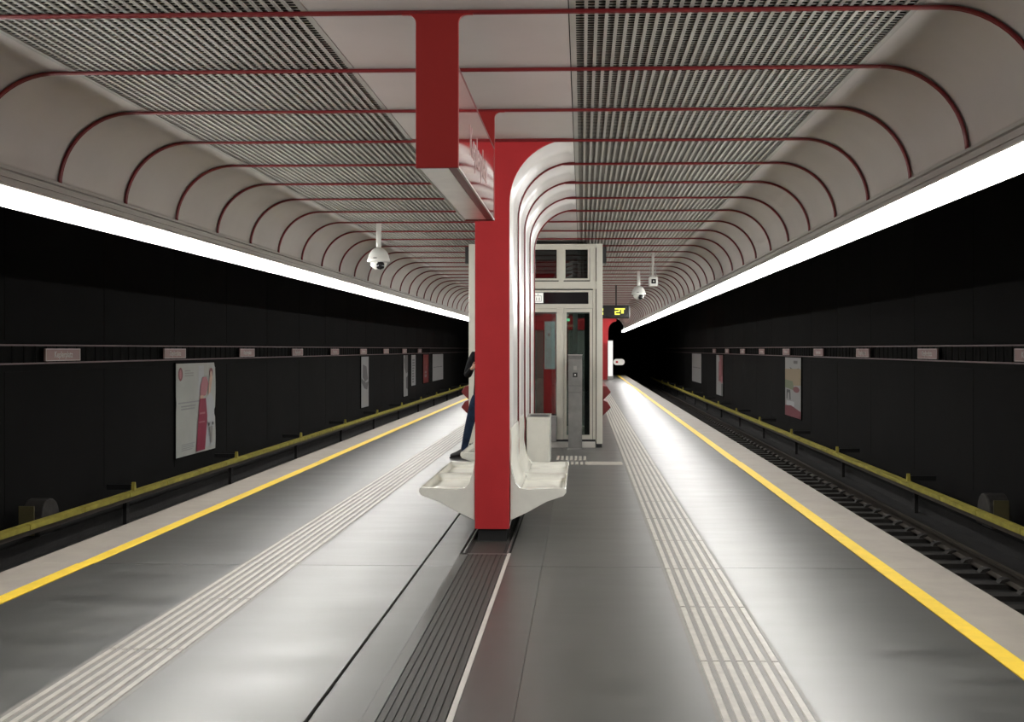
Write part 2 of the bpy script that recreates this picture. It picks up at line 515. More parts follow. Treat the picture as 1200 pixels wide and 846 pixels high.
# ------------------------------------------------------------------ columns with flared vault
ZV = ZC - 0.54                   # springing of the flare
def build_column(k, label, front_notice=False):
    yf = RY(k); yb = RY(k + 4)
    t = empty('column', (0, yf, 0), label, 'column', None)
    prof = [(0.143, 0.10), (0.143, ZV)] + arc(0.683, ZV, 0.54, PI, PI / 2, 16)[1:]      # x,z
    # T-shaped front plate
    flange = [(0.143, 0.09)] + prof[1:] + [(0.683, ZC - 0.002)]
    poly = flange + [(-x, z) for x, z in flange[::-1]]
    MB().prism([(x, z) for x, z in poly], 'y', yf - 0.005, yf + 0.03).build('front_plate', 'red', t)
    MB().prism([(x, z) for x, z in poly], 'y', yb - 0.03, yb + 0.005).build('rear_plate', 'red', t)
    box('pillar_cover', 'red', t, -0.145, 0.145, yf - 0.045, yf - 0.005, 0.085, 2.70, 0.003)
    box('plinth', 'black', t, -0.12, 0.12, yf - 0.01, yb - 0.05, -0.03, 0.10)
    box('core', 'grey', t, -0.12, 0.12, yf + 0.03, yb - 0.03, 0.10, ZC)
    for sx in (-1, 1):
        for j in range(4):
            a = RY(k + j) + 0.012; c = RY(k + j + 1) - 0.012
            if j == 0: a = yf + 0.03
            if j == 3: c = yb - 0.03
            b = MB()
            inner = [(x - 0.02, z) if z < ZV + 0.01 else (x - 0.012, z + 0.012) for x, z in prof]
            n = len(prof)
            vs_ = [(sx * x, a, z) for x, z in prof] + [(sx * x, c, z) for x, z in prof] + [(sx * x, a, z) for x, z in inner] + [(sx * x, c, z) for x, z in inner]
            fs = []
            for i in range(n - 1):
                fs += [(i, i + 1, n + i + 1, n + i), (2 * n + i, 3 * n + i, 3 * n + i + 1, 2 * n + i + 1),
                       (i, 2 * n + i, 2 * n + i + 1, i + 1), (n + i, n + i + 1, 3 * n + i + 1, 3 * n + i)]
            b.add(vs_, fs, False)
            o = b.build('cladding_panel', 'clad', t, fixn=True)
            for p in o.data.polygons:
                p.use_smooth = abs(p.normal.y) < 0.5
        for j in range(1, 5):
            yy = RY(k + j) - (0.012 if j == 4 else 0)
            off = [(0.143 + 0.006, 0.10), (0.149, ZV)] + arc(0.683, ZV, 0.534, PI, PI / 2, 14)[1:]
            b = MB(); b.tube([(sx * x, yy, z) for x, z in off], 0.0105, 6)
            b.build('rib', 'rib_red', t)
    return t
build_column(3, 'nearest red column with flared white sides and benches in mid-platform')
col2 = build_column(17, 'red column standing behind the glass lift, notice sheet on its front')
build_column(31, 'far red column between the lift and the platform end')
nt_ = empty('notice_sheet', (0, RY(17) - 0.05, 1.13), 'pale blue notice sheet on the red column seen through the lift glass', 'notice')
box('sheet', 'paper_blue', nt_, -0.125, 0.125, RY(17) - 0.056, RY(17) - 0.047, 1.13, 2.25)
for (u, v, ww, hh) in ((-0.02, 1.93, .05, .05), (-0.09, 1.83, .03, .03), (-0.09, 1.18, .03, .03), (0.03, 1.5, .12, .012), (0.0, 1.55, .16, .01), (0.0, 1.6, .16, .01), (0.0, 1.4, .16, .01), (-0.02, 1.33, .13, .01), (0.05, 2.1, .08, .012), (0.06, 1.27, .05, .01)):
    box('print', 'grey', nt_, u - ww / 2, u + ww / 2, RY(17) - 0.058, RY(17) - 0.0565, v - hh / 2, v + hh / 2)

# ------------------------------------------------------------------ benches
def bench(sx, ya, yb, nseat, label):
    t = empty('bench', (sx * 0.15, ya, 0), label, 'bench', 'white shell benches on the column')
    ep = [(0.150, 0.155), (0.30, 0.225), (0.46, 0.315), (0.55, 0.345), (0.60, 0.362), (0.622, 0.392), (0.620, 0.422), (0.604, 0.432),
          (0.30, 0.418), (0.235, 0.428), (0.198, 0.470), (0.174, 0.54), (0.158, 0.62), (0.150, 0.66)]
    for (a, c) in ((ya, ya + 0.05), (yb - 0.05, yb)):
        MB().prism([(sx * x, z) for x, z in ep], 'y', a, c).build('end_panel', 'fibre', t, 0.006)
    # backrest: S-curved sheet leaning on the cladding
    bp = [(0.1435, 0.42), (0.235, 0.40), (0.205, 0.45), (0.175, 0.52), (0.157, 0.60), (0.154, 0.68), (0.158, 0.78), (0.156, 0.86), (0.152, 0.91), (0.1435, 0.925)]
    MB().prism([(sx * x, z) for x, z in bp], 'y', ya + 0.0505, yb - 0.0505, smooth=True).build('backrest', 'fibre', t)
    # seat dishes
    ln = (yb - ya - 0.10) / nseat
    for i in range(nseat):
        a = ya + 0.05 + i * ln + 0.0005; c = a + ln - 0.001
        nu, nv = 22, 28
        def top(u, v):
            e = min(1, min(v, 1 - v) * ln / 0.035)
            e2 = 1 - (1 - min(1, (1 - u) / 0.075)) ** 2
            e3 = min(1, max(0, u - 0.02) / 0.16)
            s = lambda q: q * q * (3 - 2 * q)
            dish = s(max(0, e)) * s(max(0, min(1, e2))) * s(e3)
            return 0.428 - 0.062 * dish
        def bot(u):
            x = 0.152 + u * (0.618 - 0.152)
            for (p, q) in zip(ep[:6], ep[1:7]):
                if p[0] <= x <= q[0] + 1e-6:
                    return p[1] + (q[1] - p[1]) * (x - p[0]) / max(1e-6, q[0] - p[0]) + 0.004
            return 0.39
        vs_ = []; fs = []
        for jv in range(nv + 1):
            v = jv / nv
            v = v + 0.06 * math.sin(2 * PI * v) * -1
            for ju in range(nu + 1):
                u = 1 - (1 - ju / nu) ** 1.4
                vs_.append((sx * (0.152 + u * 0.466), a + v * (c - a), top(u, v)))
        nt0 = len(vs_)
        for jv in range(nv + 1):
            v = jv / nv
            v = v + 0.06 * math.sin(2 * PI * v) * -1
            for ju in range(nu + 1):
                u = 1 - (1 - ju / nu) ** 1.4
                vs_.append((sx * (0.152 + u * 0.466), a + v * (c - a), min(bot(u), top(u, v) - 0.004)))
        W_ = nu + 1
        for jv in range(nv):
            for ju in range(nu):
                q = jv * W_ + ju
                fs.append((q, q + 1, q + W_ + 1, q + W_)); fs.append((nt0 + q, nt0 + q + W_, nt0 + q + W_ + 1, nt0 + q + 1))
        for jv in range(nv):
            q = jv * W_
            fs.append((q, q + W_, nt0 + q + W_, nt0 + q)); q += nu
            fs.append((q + W_, q, nt0 + q, nt0 + q + W_))
        for ju in range(nu):
            fs.append((ju + 1, ju, nt0 + ju, nt0 + ju + 1)); q = nv * W_ + ju
            fs.append((q, q + 1, nt0 + q + 1, nt0 + q))
        b = MB(); b.add(vs_, fs, True)
        o = b.build('seat', 'fibre', t, fixn=True)
    return t
bench(1, RY(3) - 0.02, 12.02, 2, 'white moulded bench on the right side of the nearest red column')
bench(-1, RY(3) - 0.02, 12.02, 2, 'front white moulded bench on the left side of the nearest red column')
bench(-1, 13.0, 14.55, 1, 'rear white bench on the left column side, beside the person\'s shoe')

# waste bin
A, B = 12.38, 13.08
wb = empty('waste_bin', (0.16, A, 0.35), 'white box-shaped waste bin mounted on the column beside the right bench', 'bin')
b = MB()
b.box(0.162, 0.405, A, A + 0.015, 0.345, 0.84); b.box(0.162, 0.405, B - 0.015, B, 0.345, 0.84)
b.box(0.162, 0.175, A + 0.015, B - 0.015, 0.345, 0.84); b.box(0.392, 0.405, A + 0.015, B - 0.015, 0.345, 0.84)
b.box(0.175, 0.392, A + 0.015, B - 0.015, 0.345, 0.36)
b.build('body', 'fibre', wb, 0.004)
b = MB()
b.box(0.160, 0.409, A - 0.006, A + 0.07, 0.841, 0.868); b.box(0.160, 0.409, B - 0.07, B + 0.006, 0.841, 0.868)
b.box(0.160, 0.178, A + 0.07, B - 0.07, 0.841, 0.868); b.box(0.383, 0.409, A + 0.07, B - 0.07, 0.841, 0.868)
b.build('rim', 'fibre', wb)
box('liner', 'black', wb, 0.176, 0.391, A + 0.016, B - 0.016, 0.361, 0.839)
box('opening_shade', 'black', wb, 0.1785, 0.3825, A + 0.071, B - 0.071, 0.8395, 0.864)  # black block just below the rim, standing in for shade in the opening
box('lock_plate', 'grey', wb, 0.4055, 0.413, A + 0.2, A + 0.28, 0.60, 0.66)
box('wall_mount', 'grey', wb, 0.150, 0.161, A + 0.2, B - 0.2, 0.45, 0.75)

# ------------------------------------------------------------------ hanging station sign
sg = empty('station_sign', (0, RY(0), 2.55), 'red hanging station name sign box below the ceiling in front of the column', 'sign')
ya, yb = RY(0), RY(2)
for yy in (ya, yb):
    def blade(hw, zb):
        r = 0.045
        p = [(hw, zb), (hw, ZC - 0.03 - r)] + arc(hw + r, ZC - 0.03 - r, r, PI, PI / 2, 6)[1:] + [(hw + r + 0.03, ZC - 0.03), (hw + r + 0.03, ZC - 0.008)]
        return p + [(-x, z) for x, z in p[::-1]]
    MB().prism(blade(0.112, 2.545), 'y', yy - 0.014, yy + 0.014).build('hanger', 'shaded_red', sg, 0.004)
box('box_body', 'red', sg, -0.098, 0.098, ya + 0.015, yb - 0.015, 2.57, 3.06)
box('base_panel', 'sign_base', sg, -0.104, 0.050, ya + 0.015, yb - 0.03, 2.552, 2.568)
box('base_reflection', 'dark_red', sg, 0.052, 0.104, ya + 0.015, yb - 0.015, 2.552, 2.568)  # dark strip painting the dark floor's reflection onto the underside
tm = text_mesh('Keplerplatz', 0.26)
tm.materials.append(MATS['sign_text'])
for sx in (-1, 1):
    face = box('sign_face', 'sign_red', sg, sx * 0.099, sx * 0.108, ya + 0.016, yb - 0.016, 2.56, 3.07)
    box('edge_profile', 'lightgrey', face, sx * 0.100, sx * 0.111, ya + 0.016, yb - 0.016, 2.548, 2.559)
    box('edge_profile', 'rib_red', face, sx * 0.100, sx * 0.111, ya + 0.016, yb - 0.016, 3.071, 3.08)
    link('lettering', tm, face, Vector((sx * 0.1085, (ya + yb) / 2, 2.80)) - orig(face), (PI / 2, 0, sx * PI / 2))

# ------------------------------------------------------------------ lift
def lift():
    yf, yb = 18.73, 21.3
    X = 1.09; ZTOPL = 3.31
    t = empty('lift', (0, yf, 0), 'glass lift with cream metal frame standing in mid-platform', 'lift')
    for sx in (-1, 1):
        box('corner_post', 'frame', t, sx * (X - 0.10), sx * X, yf, yf + 0.10, 0.06, ZTOPL, 0.004)
        box('corner_post', 'frame', t, sx * (X - 0.10), sx * X, yb - 0.10, yb, 0.06, ZTOPL, 0.004)
        box('foot', 'black', t, sx * (X - 0.10), sx * (X - 0.01), yf + 0.01, yf + 0.09, 0.0, 0.06)
        box('foot', 'black', t, sx * (X - 0.10), sx * (X - 0.01), yb - 0.09, yb - 0.01, 0.0, 0.06)
        box('mullion', 'frame', t, sx * 0.345, sx * 0.455, yf + 0.015, yf + 0.085, 0.10, 2.26, 0.004)
        box('mullion', 'frame', t, sx * 0.375, sx * 0.455, yf + 0.015, yf + 0.085, 2.66, 3.25, 0.004)
        # upper windows
        for (xa, xb) in ((0.455, 0.88), (-0.08, 0.375)):
            if xa < 0 and sx < 0: continue
            if xa < 0: xa, xb = -0.375, 0.375
            x0, x1 = sorted((sx * xa, sx * xb))
            w_ = box('upper_window', 'dark_glass', t, x0 + 0.03, x1 - 0.03, yf + 0.045, yf + 0.055, 2.75, 3.22)
            fr = MB()
            fr.box(x0, x0 + 0.03, yf + 0.03, yf + 0.07, 2.72, 3.25).box(x1 - 0.03, x1, yf + 0.03, yf + 0.07, 2.72, 3.25)
            fr.box(x0 + 0.03, x1 - 0.03, yf + 0.03, yf + 0.07, 2.72, 2.75).box(x0 + 0.03, x1 - 0.03, yf + 0.03, yf + 0.07, 3.22, 3.25)
            fr.build('window_frame', 'frame', w_)
        box('side_stile', 'frame', t, sx * 0.885, sx * 0.979, yf + 0.02, yf + 0.08, 2.70, 3.25, 0.004)
        box('side_stile', 'frame', t, sx * 0.932, sx * 0.979, yf + 0.02, yf + 0.08, 0.13, 2.60, 0.004)
        # side walls
        for (z0, z1) in ((0.15, 1.2), (1.25, 2.5), (2.7, 3.2)):
            box('side_glass', 'dark_glass' if z0 > 2.6 else 'glass', t, sx * (X - 0.055), sx * (X - 0.045), yf + 0.10, yb - 0.10, z0, z1)
        for z in (0.08, 1.2, 2.5, 3.22):
            box('side_rail', 'frame', t, sx * (X - 0.08), sx * (X - 0.02), yf + 0.10, yb - 0.10, z, z + 0.08 + 0.12 * (z == 2.5))
        box('side_bracket', 'black', t, sx * (X + 0.002), sx * (X + 0.06), yf + 0.02, yf + 0.16, 3.0, 3.27)
    # header beams of the front
    box('header_beam', 'frame', t, -X + 0.10, X - 0.10, yf + 0.005, yf + 0.09, 2.58, 2.70, 0.004)
    box('top_beam', 'frame', t, -X + 0.10, X - 0.10, yf + 0.005, yf + 0.10, 3.25, ZTOPL, 0.004)
    sf = box('sign_frame', 'frame', t, -0.93, 0.93, yf + 0.03, yf + 0.09, 2.26, 2.56, 0.004)
    box('sign_band', 'gloss_black', sf, -0.86, 0.86, yf + 0.018, yf + 0.029, 2.335, 2.525)
    p = box('pictogram', 'picto', sf, -0.05, 0.125, yf + 0.010, yf + 0.017, 2.35, 2.515)
    box('pictogram', 'picto', sf, -0.245, -0.07, yf + 0.010, yf + 0.017, 2.35, 2.515)
    # lift symbol: outline and little figures
    q = MB()
    for (x0, x1, z0, z1) in ((-0.02, -0.012, 2.375, 2.47), (0.088, 0.096, 2.375, 2.47), (-0.02, 0.096, 2.372, 2.38), (-0.02, 0.096, 2.462, 2.47), (0.034, 0.042, 2.475, 2.505), (0.01, 0.022, 2.39, 2.44), (0.055, 0.067, 2.39, 2.44)):
        q.box(x0, x1, yf + 0.006, yf + 0.0095, z0, z1)
    q.build('lift_symbol', 'grey', sf)
    for sx in (-1, 1):
        box('rebate', 'black', t, sx * 0.972, sx * 0.995, yf + 0.085, yf + 0.098, 0.13, 3.25)
        box('rebate', 'black', t, sx * 0.915, sx * 0.935, yf + 0.082, yf + 0.092, 0.13, 2.26)
    box('rebate', 'black', t, -0.97, 0.97, yf + 0.0915, yf + 0.097, 2.552, 2.585)
    box('rebate', 'black', t, -0.87, 0.87, yf + 0.0755, yf + 0.082, 2.698, 2.722)
    # doors: two glazed leaves right and left, fixed pane between the mullions
    for sx in (-1, 1):
        x0, x1 = sorted((sx * 0.46, sx * 0.925))
        d = box('door_leaf', 'glass', t, x0 + 0.03, x1 - 0.03, yf + 0.05, yf + 0.06, 0.19, 2.21)
        fr = MB()
        fr.box(x0, x0 + 0.045, yf + 0.035, yf + 0.075, 0.13, 2.255).box(x1 - 0.045, x1, yf + 0.035, yf + 0.075, 0.13, 2.255)
        fr.box(x0 + 0.045, x1 - 0.045, yf + 0.035, yf + 0.075, 0.13, 0.20).box(x0 + 0.045, x1 - 0.045, yf + 0.035, yf + 0.075, 2.20, 2.255)
        fr.build('door_frame', 'frame', d)
    box('front_glass', 'glass', t, -0.345, 0.345, yf + 0.048, yf + 0.054, 0.20, 2.20)
    fr = MB(); fr.box(-0.345, 0.345, yf + 0.03, yf + 0.075, 0.10, 0.20).box(-0.345, 0.345, yf + 0.03, yf + 0.075, 2.20, 2.258)
    fr.build('front_rail', 'frame', t)
    box('sill', 'lightgrey', t, -X + 0.12, X - 0.12, yf - 0.03, yb - 0.1, 0.0, 0.095, 0.006)
    box('sill_gap', 'black', t, -X + 0.12, X - 0.12, yf + 0.005, yf + 0.09, 0.096, 0.128)
    # rear side
    box('rear_beam', 'frame', t, -X + 0.10, X - 0.10, yb - 0.10, yb - 0.01, 2.50, 2.70)
    box('rear_beam', 'frame', t, -X + 0.10, X - 0.10, yb - 0.10, yb - 0.01, 3.22, ZTOPL)
    box('rear_beam', 'frame', t, -X + 0.10, X - 0.10, yb - 0.10, yb - 0.01, 0.08, 0.18)
    for x in (-0.42, 0.42): box('rear_mullion', 'frame', t, x - 0.03, x + 0.03, yb - 0.09, yb - 0.02, 0.18, 2.5)
    for (x0, x1) in ((-0.98, -0.46), (-0.38, 0.38), (0.46, 0.98)):
        box('rear_glass', 'glass', t, x0, x1, yb - 0.06, yb - 0.052, 0.19, 2.49)
    box('roof_plate', 'grey', t, -X + 0.02, X - 0.02, yf + 0.11, yb - 0.11, 3.22, 3.30)
    # shaft guide rails, rear wall stiffener, door gear
    for sx in (-1, 1):
        box('guide_rail', 'steel', t, sx * 0.60, sx * 0.68, yf + 0.9, yf + 1.0, 0.10, 3.2)
        box('guide_rail', 'black', t, sx * 0.80, sx * 0.92, yf + 1.5, yf + 1.58, 0.10, 3.2)
    box('door_gear', 'steel', t, -0.92, 0.92, yf + 0.10, yf + 0.17, 2.18, 2.30)
    box('signal_lamp', 'lamp_green', t, 0.495, 0.555, yf + 0.20, yf + 0.23, 2.06, 2.10)
    # door machinery box beside the sill
    box('gate_box', 'steel', t, 0.235, 0.34, yf - 0.12, yf - 0.002, 0.10, 0.52, 0.006)
    # red padded leaning rails on both sides
    for sx in (-1, 1):
        for (z0, nm) in ((0.80, 'a'), (0.55, 'b')):
            pr = [(sx * (X + 0.001), z0 + (0.20 if nm == 'a' else 0.22)), (sx * (X + 0.075), z0 + 0.19), (sx * (X + 0.135), z0 + 0.10), (sx * (X + 0.12), z0 + 0.075), (sx * (X + 0.001), z0 - 0.045)]
            MB().prism(pr, 'y', yf + 0.12, yb - 0.4).build('leaning_rail', 'dark_red', t, 0.008)
    return t
lift()

cp = empty('call_post', (0.645, 18.45, 0), 'grey steel lift call post with button in front of the lift door', 'post')
MB().prism([(18.39, 0.02), (18.39, 1.44), (18.43, 1.50), (18.52, 1.50), (18.52, 0.02)], 'x', 0.535, 0.757).build('body', 'post_steel', cp, 0.006)
box('base_plate', 'steel', cp, 0.50, 0.79, 18.36, 18.56, 0.0, 0.02)
box('top_cap', 'lightgrey', cp, 0.53, 0.762, 18.425, 18.525, 1.501, 1.512)
bt = box('button_plate', 'black', cp, 0.61, 0.682, 18.38, 18.389, 1.15, 1.225)
box('button', 'white_print', bt, 0.637, 0.656, 18.374, 18.3795, 1.176, 1.20)
MB().lathe([(0.0, -0.004), (0.02, -0.004), (0.02, 0.004), (0.0, 0.004)]).mesh('ring', 'steel')
box('speaker_plate', 'grey', cp, 0.62, 0.672, 18.384, 18.389, 1.265, 1.33)
box('panel_joint', 'black', cp, 0.54, 0.752, 18.387, 18.3895, 1.012, 1.016)
box('panel_joint', 'black', cp, 0.54, 0.752, 18.387, 18.3895, 0.905, 0.909)

# ------------------------------------------------------------------ cameras on the ceiling
def dome(x, y, zs, label):
    t = empty('dome_camera', (x, y, ZC), label, 'camera', 'dome cameras')
    c = (x, y, 0)
    b = MB(); b.box(x - 0.03, x + 0.03, y - 0.03, y + 0.03, ZC - 0.13, ZC - 0.004); b.build('mount_bracket', 'lightgrey', t)
    MB().lathe([(0.036, ZC - 0.36), (0.036, ZC - 0.12), (0.026, ZC - 0.115)], c, 14).build('stem', 'cam_body', t)
    z = ZC - 0.36
    MB().lathe([(0.03, z + 0.01), (0.06, z), (0.10, z - 0.03), (0.135, z - 0.085), (0.155, z - 0.155), (0.160, z - 0.185), (0.125, z - 0.195), (0.118, z - 0.20)][::-1], c, 24).build('housing', 'cam_body', t)
    MB().lathe([(0.118, z - 0.201), (0.112, z - 0.24), (0.09, z - 0.275), (0.05, z - 0.298), (0.005, z - 0.303)][::-1], c, 24).build('lower_shell', 'cam_body', t)
    e = MB()
    e.lathe([(0.004, 0.065), (0.03, 0.06), (0.052, 0.04), (0.062, 0.0), (0.052, -0.04), (0.004, -0.06)][::-1], (x + 0.035, y - 0.075, z - 0.245), 16)
    e.build('lens_window', 'gloss_black', t)
    box('latch', 'black', t, x - 0.05, x, y - 0.153, y - 0.14, z - 0.15, z - 0.138)
dome(-2.10, 16.1, 0, 'white dome camera hanging over the left half of the platform')
dome(2.03, 26.0, 0, 'white dome camera on the right, beyond the box camera')
bc = empty('box_camera', (2.04, 20.9, ZC), 'small box camera hanging from the ceiling on the right', 'camera')
MB().lathe([(0.022, 2.90), (0.022, ZC - 0.01)], (2.04, 20.95, 0), 10).build('stem', 'lightgrey', bc)
box('mount_plate', 'lightgrey', bc, 1.98, 2.10, 20.89, 21.01, ZC - 0.012, ZC - 0.002)
box('housing', 'cam_body', bc, 1.97, 2.12, 20.80, 21.12, 2.74, 2.90, 0.01)
box('front_glass', 'gloss_black', bc, 2.005, 2.085, 20.79, 20.799, 2.78, 2.86)
box('bracket', 'grey', bc, 1.99, 2.0, 20.9, 21.0, 2.90, 3.10)
box('bracket', 'grey', bc, 2.085, 2.095, 20.9, 21.0, 2.90, 3.10)
box('lens', 'lightgrey', bc, 2.032, 2.058, 20.786, 20.7895, 2.807, 2.833)

# ------------------------------------------------------------------ departure display
dp = empty('departure_display', (1.3, 32, 2.45), 'black departure display with yellow figures hanging beyond the lift', 'display')
box('housing', 'black', dp, 0.50, 2.08, 31.9, 32.12, 2.45, 2.81, 0.03)
sc_ = box('screen', 'gloss_black', dp, 0.55, 2.03, 31.885, 31.899, 2.49, 2.77)
for x in (0.9, 1.7): box('hanger', 'black', dp, x - 0.02, x + 0.02, 31.98, 32.02, 2.81, ZC - 0.002)
led = MB()
def dots(rows, x0, z0, s):
    for r_, row in enumerate(rows):
        for c_, ch in enumerate(row):
            if ch == '#': led.box(x0 + c_ * s, x0 + (c_ + .92) * s, 31.878, 31.884, z0 - (r_ + .92) * s, z0 - r_ * s)
dots(['####', '...#', '####', '#...', '####'], 1.66, 2.725, 0.036)
dots(['####', '.##.', '.##.', '.##.'], 1.80, 2.725, 0.036)
dots(['.###', '.###', '....', '.###', '.###'], 1.20, 2.725, 0.036)
led.build('figures', 'led', sc_)

# ------------------------------------------------------------------ tracks
sl = MB().prism([(-1.05, ZT), (1.05, ZT), (1.02, ZT + 0.055), (-1.02, ZT + 0.055)], 'y', -0.11, 0.11).mesh('sleeper', 'sleeper')
fast = MB().prism([(-0.13, 0), (0.13, 0), (0.10, 0.035), (0.05, 0.05), (-0.05, 0.05), (-0.10, 0.035)], 'y', -0.06, 0.06).mesh('fastener', 'sleeper')
for sx in (-1, 1):
    xc = sx * 4.78
    t = empty('track', (xc, 0, ZT), 'pair of rails on dark sleepers beside the %s platform edge' % SIDE[sx], 'track')
    zr = ZT + 0.055
    for rx in (-0.72, 0.72):
        x = xc + rx
        p = [(x - 0.065, zr), (x + 0.065, zr), (x + 0.065, zr + 0.012), (x + 0.012, zr + 0.03), (x + 0.010, zr + 0.10), (x + 0.036, zr + 0.115), (x + 0.034, zr + 0.145),
             (x - 0.034, zr + 0.145), (x - 0.036, zr + 0.115), (x - 0.010, zr + 0.10), (x - 0.012, zr + 0.03), (x - 0.065, zr + 0.012)]
        MB().prism(p, 'y', -2, 90).build('rail', 'rail', t)
    for k in range(120):
        y = 2.0 + k * 0.61
        link('sleeper', sl, t, (0, y, -ZT))
        link('fastener', fast, t, (0.72, y, 0.056)); link('fastener', fast, t, (-0.72, y, 0.056))
    # conductor rail under a yellow cover
    c = empty('conductor_rail', (sx * 6.03, 0, ZT), 'yellow covered conductor rail along the foot of the %s tunnel wall' % SIDE[sx], 'conductor rail')
    p = [(-0.055, -0.612), (-0.060, -0.545), (0.02, -0.532), (0.045, -0.538), (0.045, -0.556), (-0.045, -0.566), (-0.045, -0.612)]
    cov = MB().prism([(-q[0] if sx < 0 else q[0], q[1]) for q in p], 'y', 0.014, 1.536).mesh('cover', 'cover')
    y = 2.0 - (0.0 if sx < 0 else -0.2)
    y = (15.47 - 1.55 * 9) if sx > 0 else (13.83 - 1.55 * 8)
    while y < 88:
        link('cover', cov, c, (0, y, -ZT)); y += 1.55
    MB().box(sx * 6.01, sx * 6.07, 2, 88, -0.68, -0.615).build('power_rail', 'rail', c)
    y = 18.84 - 5.2 * 3 if sx > 0 else 17.22 - 5.2 * 3
    peg = MB().prism([(-0.05, 0), (0.05, 0), (0.012, 0.13), (-0.02, 0.13)], 'x', -0.025, 0.025).mesh('peg', 'cover')
    leg = MB().box(-0.03, 0.03, -0.05, 0.05, 0.0, 0.36).mesh('support', 'track')
    arm = MB().box(0, 0.42, -0.06, 0.0, -0.03, 0.05).mesh('wall_arm', 'black')
    while y < 80:
        link('peg', peg, c, (0, y, -0.545 - ZT))
        link('support', leg, c, (sx * 0.12, y, 0))
        link('wall_arm', arm, c, (sx * 0.10, y + 0.3, 0.52), None, (sx, 1, 1))
        y += 5.2
# hooded junction box behind the conductor rail
for (sx, y) in ((1, 15.9), (-1, 14.9)):
    t = empty('junction_box', (sx * 6.36, y, -0.78), 'rounded dusty junction hood behind the %s conductor rail cover' % SIDE[sx], 'box')
    x0, x1 = sorted((sx * 6.22, sx * 6.50))
    MB().prism([(y - 0.32, -0.80), (y + 0.32, -0.80), (y + 0.30, -0.62)] + arc(y, -0.62, 0.26, 0.1, PI - 0.1, 8) + [(y - 0.30, -0.62)], 'x', x0, x1).build('hood', 'sleeper', t, 0.02)
    box('front_band', 'olive', t, x0 + 0.02, x1 - 0.06, y - 0.345, y - 0.325, -0.80, -0.42)
    box('stand', 'black', t, x0 + 0.05, x1 - 0.05, y - 0.2, y + 0.2, ZT + 0.221, -0.80)

# ------------------------------------------------------------------ name rail and name plates on the walls
npm = text_mesh('Keplerplatz', 0.125, 0.0015)
npm.materials.append(MATS['plate_text'])
for sx in (-1, 1):
    t = empty('name_rail', (sx * (WALL - 0.05), 0, 1.5), 'pair of thin red rails along the %s tunnel wall carrying name plates' % SIDE[sx], 'rail')
    for z in (1.395, 1.64):
        MB().box(sx * (WALL - 0.075), sx * (WALL - 0.05), 2, 85, z, z + 0.022).build('rail', 'name_rail', t)
    MB().box(sx * (WALL - 0.02), sx * (WALL - 0.013), 2, 85, 1.40, 1.65).build('backing', 'wall', t)
    slat = MB().box(-0.006, 0.006, -0.02, 0.02, -0.113, 0.120).mesh('slat', 'void')
    for k in range(150):
        link('slat', slat, t, (-sx * 0.008, 8.0 + k * 0.32, 0.03))
    y = 15.25 if sx > 0 else 16.1
    for i in range(9):
        rk = 'station name plate on the %s tunnel wall, %s counted from the camera' % (SIDE[sx], ORD[i])
        p = empty('name_plate', (sx * (WALL - 0.09), y, 1.52), rk, 'sign', 'station name plates')
        xw = sx * (WALL - 0.09)
        pan = box('panel', 'plate', p, xw - 0.012, xw + 0.012, y - 0.55, y + 0.55, 1.432, 1.608)
        link('lettering', npm, pan, (-sx * 0.0135, 0, 0.0), (PI / 2, 0, -sx * PI / 2))
        fr = MB()
        xf = xw - sx * 0.0135
        for (a, c, z0, z1) in ((-0.54, 0.54, 1.596, 1.602), (-0.54, 0.54, 1.438, 1.444), (-0.54, -0.53, 1.444, 1.596), (0.53, 0.54, 1.444, 1.596)):
            fr.box(xf - 0.001, xf + 0.001, y + a, y + c, z0, z1)
        fr.build('border_line', 'plate_text', pan)
        y += 4.5

# ------------------------------------------------------------------ posters
def ell(cu, cv, ru, rv, n=18): return [(cu + ru * math.cos(2 * PI * i / n), cv + rv * math.sin(2 * PI * i / n)) for i in range(n)]
def rect(u0, v0, u1, v1): return [(u0, v0), (u1, v0), (u1, v1), (u0, v1)]
def poster(sx, ya, yb, z0, z1, label, base, shapes, wave=0.0):
    """u runs along the reading direction, v upwards"""
    xw = sx * (WALL - 0.014)
    t = empty('poster', (xw, (ya + yb) / 2, z0), label, 'poster')
    box('backing_board', 'void', t, xw - sx * 0.001, xw - sx * 0.03, ya - 0.02, yb + 0.02, z0 - 0.02, z1 + 0.02)
    # paper: gently rippled sheet with thickness
    n = 24
    def P(u, v, d):
        y = ya + u * (yb - ya) if sx < 0 else yb - u * (yb - ya)
        rip = wave * (max(0, u - 0.75) ** 2 * 4 * math.sin(v * 11) + 0.35 * math.exp(-((v - 0.57) / 0.05) ** 2) * (1 - u))
        return (xw - sx * (0.034 + d + rip), y, z0 + v * (z1 - z0))
    b = MB(); vs_ = []; fs = []
    for d in (0.0, -0.002):
        for i in range(n + 1):
            for j in range(n + 1): vs_.append(P(j / n, i / n, d))
    q = (n + 1) ** 2
    for i in range(n):
        for j in range(n):
            a = i * (n + 1) + j
            fs += [(a, a + 1, a + n + 2, a + n + 1), (q + a, q + a + n + 1, q + a + n + 2, q + a + 1)]
    b.add(vs_, fs, True)
    sheet = b.build('sheet', base, t, fixn=True)
    for i, (m, poly) in enumerate(shapes):
        d = 0.0012 + 0.0007 * i
        b = MB()
        ar = sum(poly[k][0] * poly[(k + 1) % len(poly)][1] - poly[(k + 1) % len(poly)][0] * poly[k][1] for k in range(len(poly)))
        pts = [P(u, v, d) for u, v in poly]
        b.add(pts, [tuple(range(len(pts)))])
        b.build('print', m, sheet)
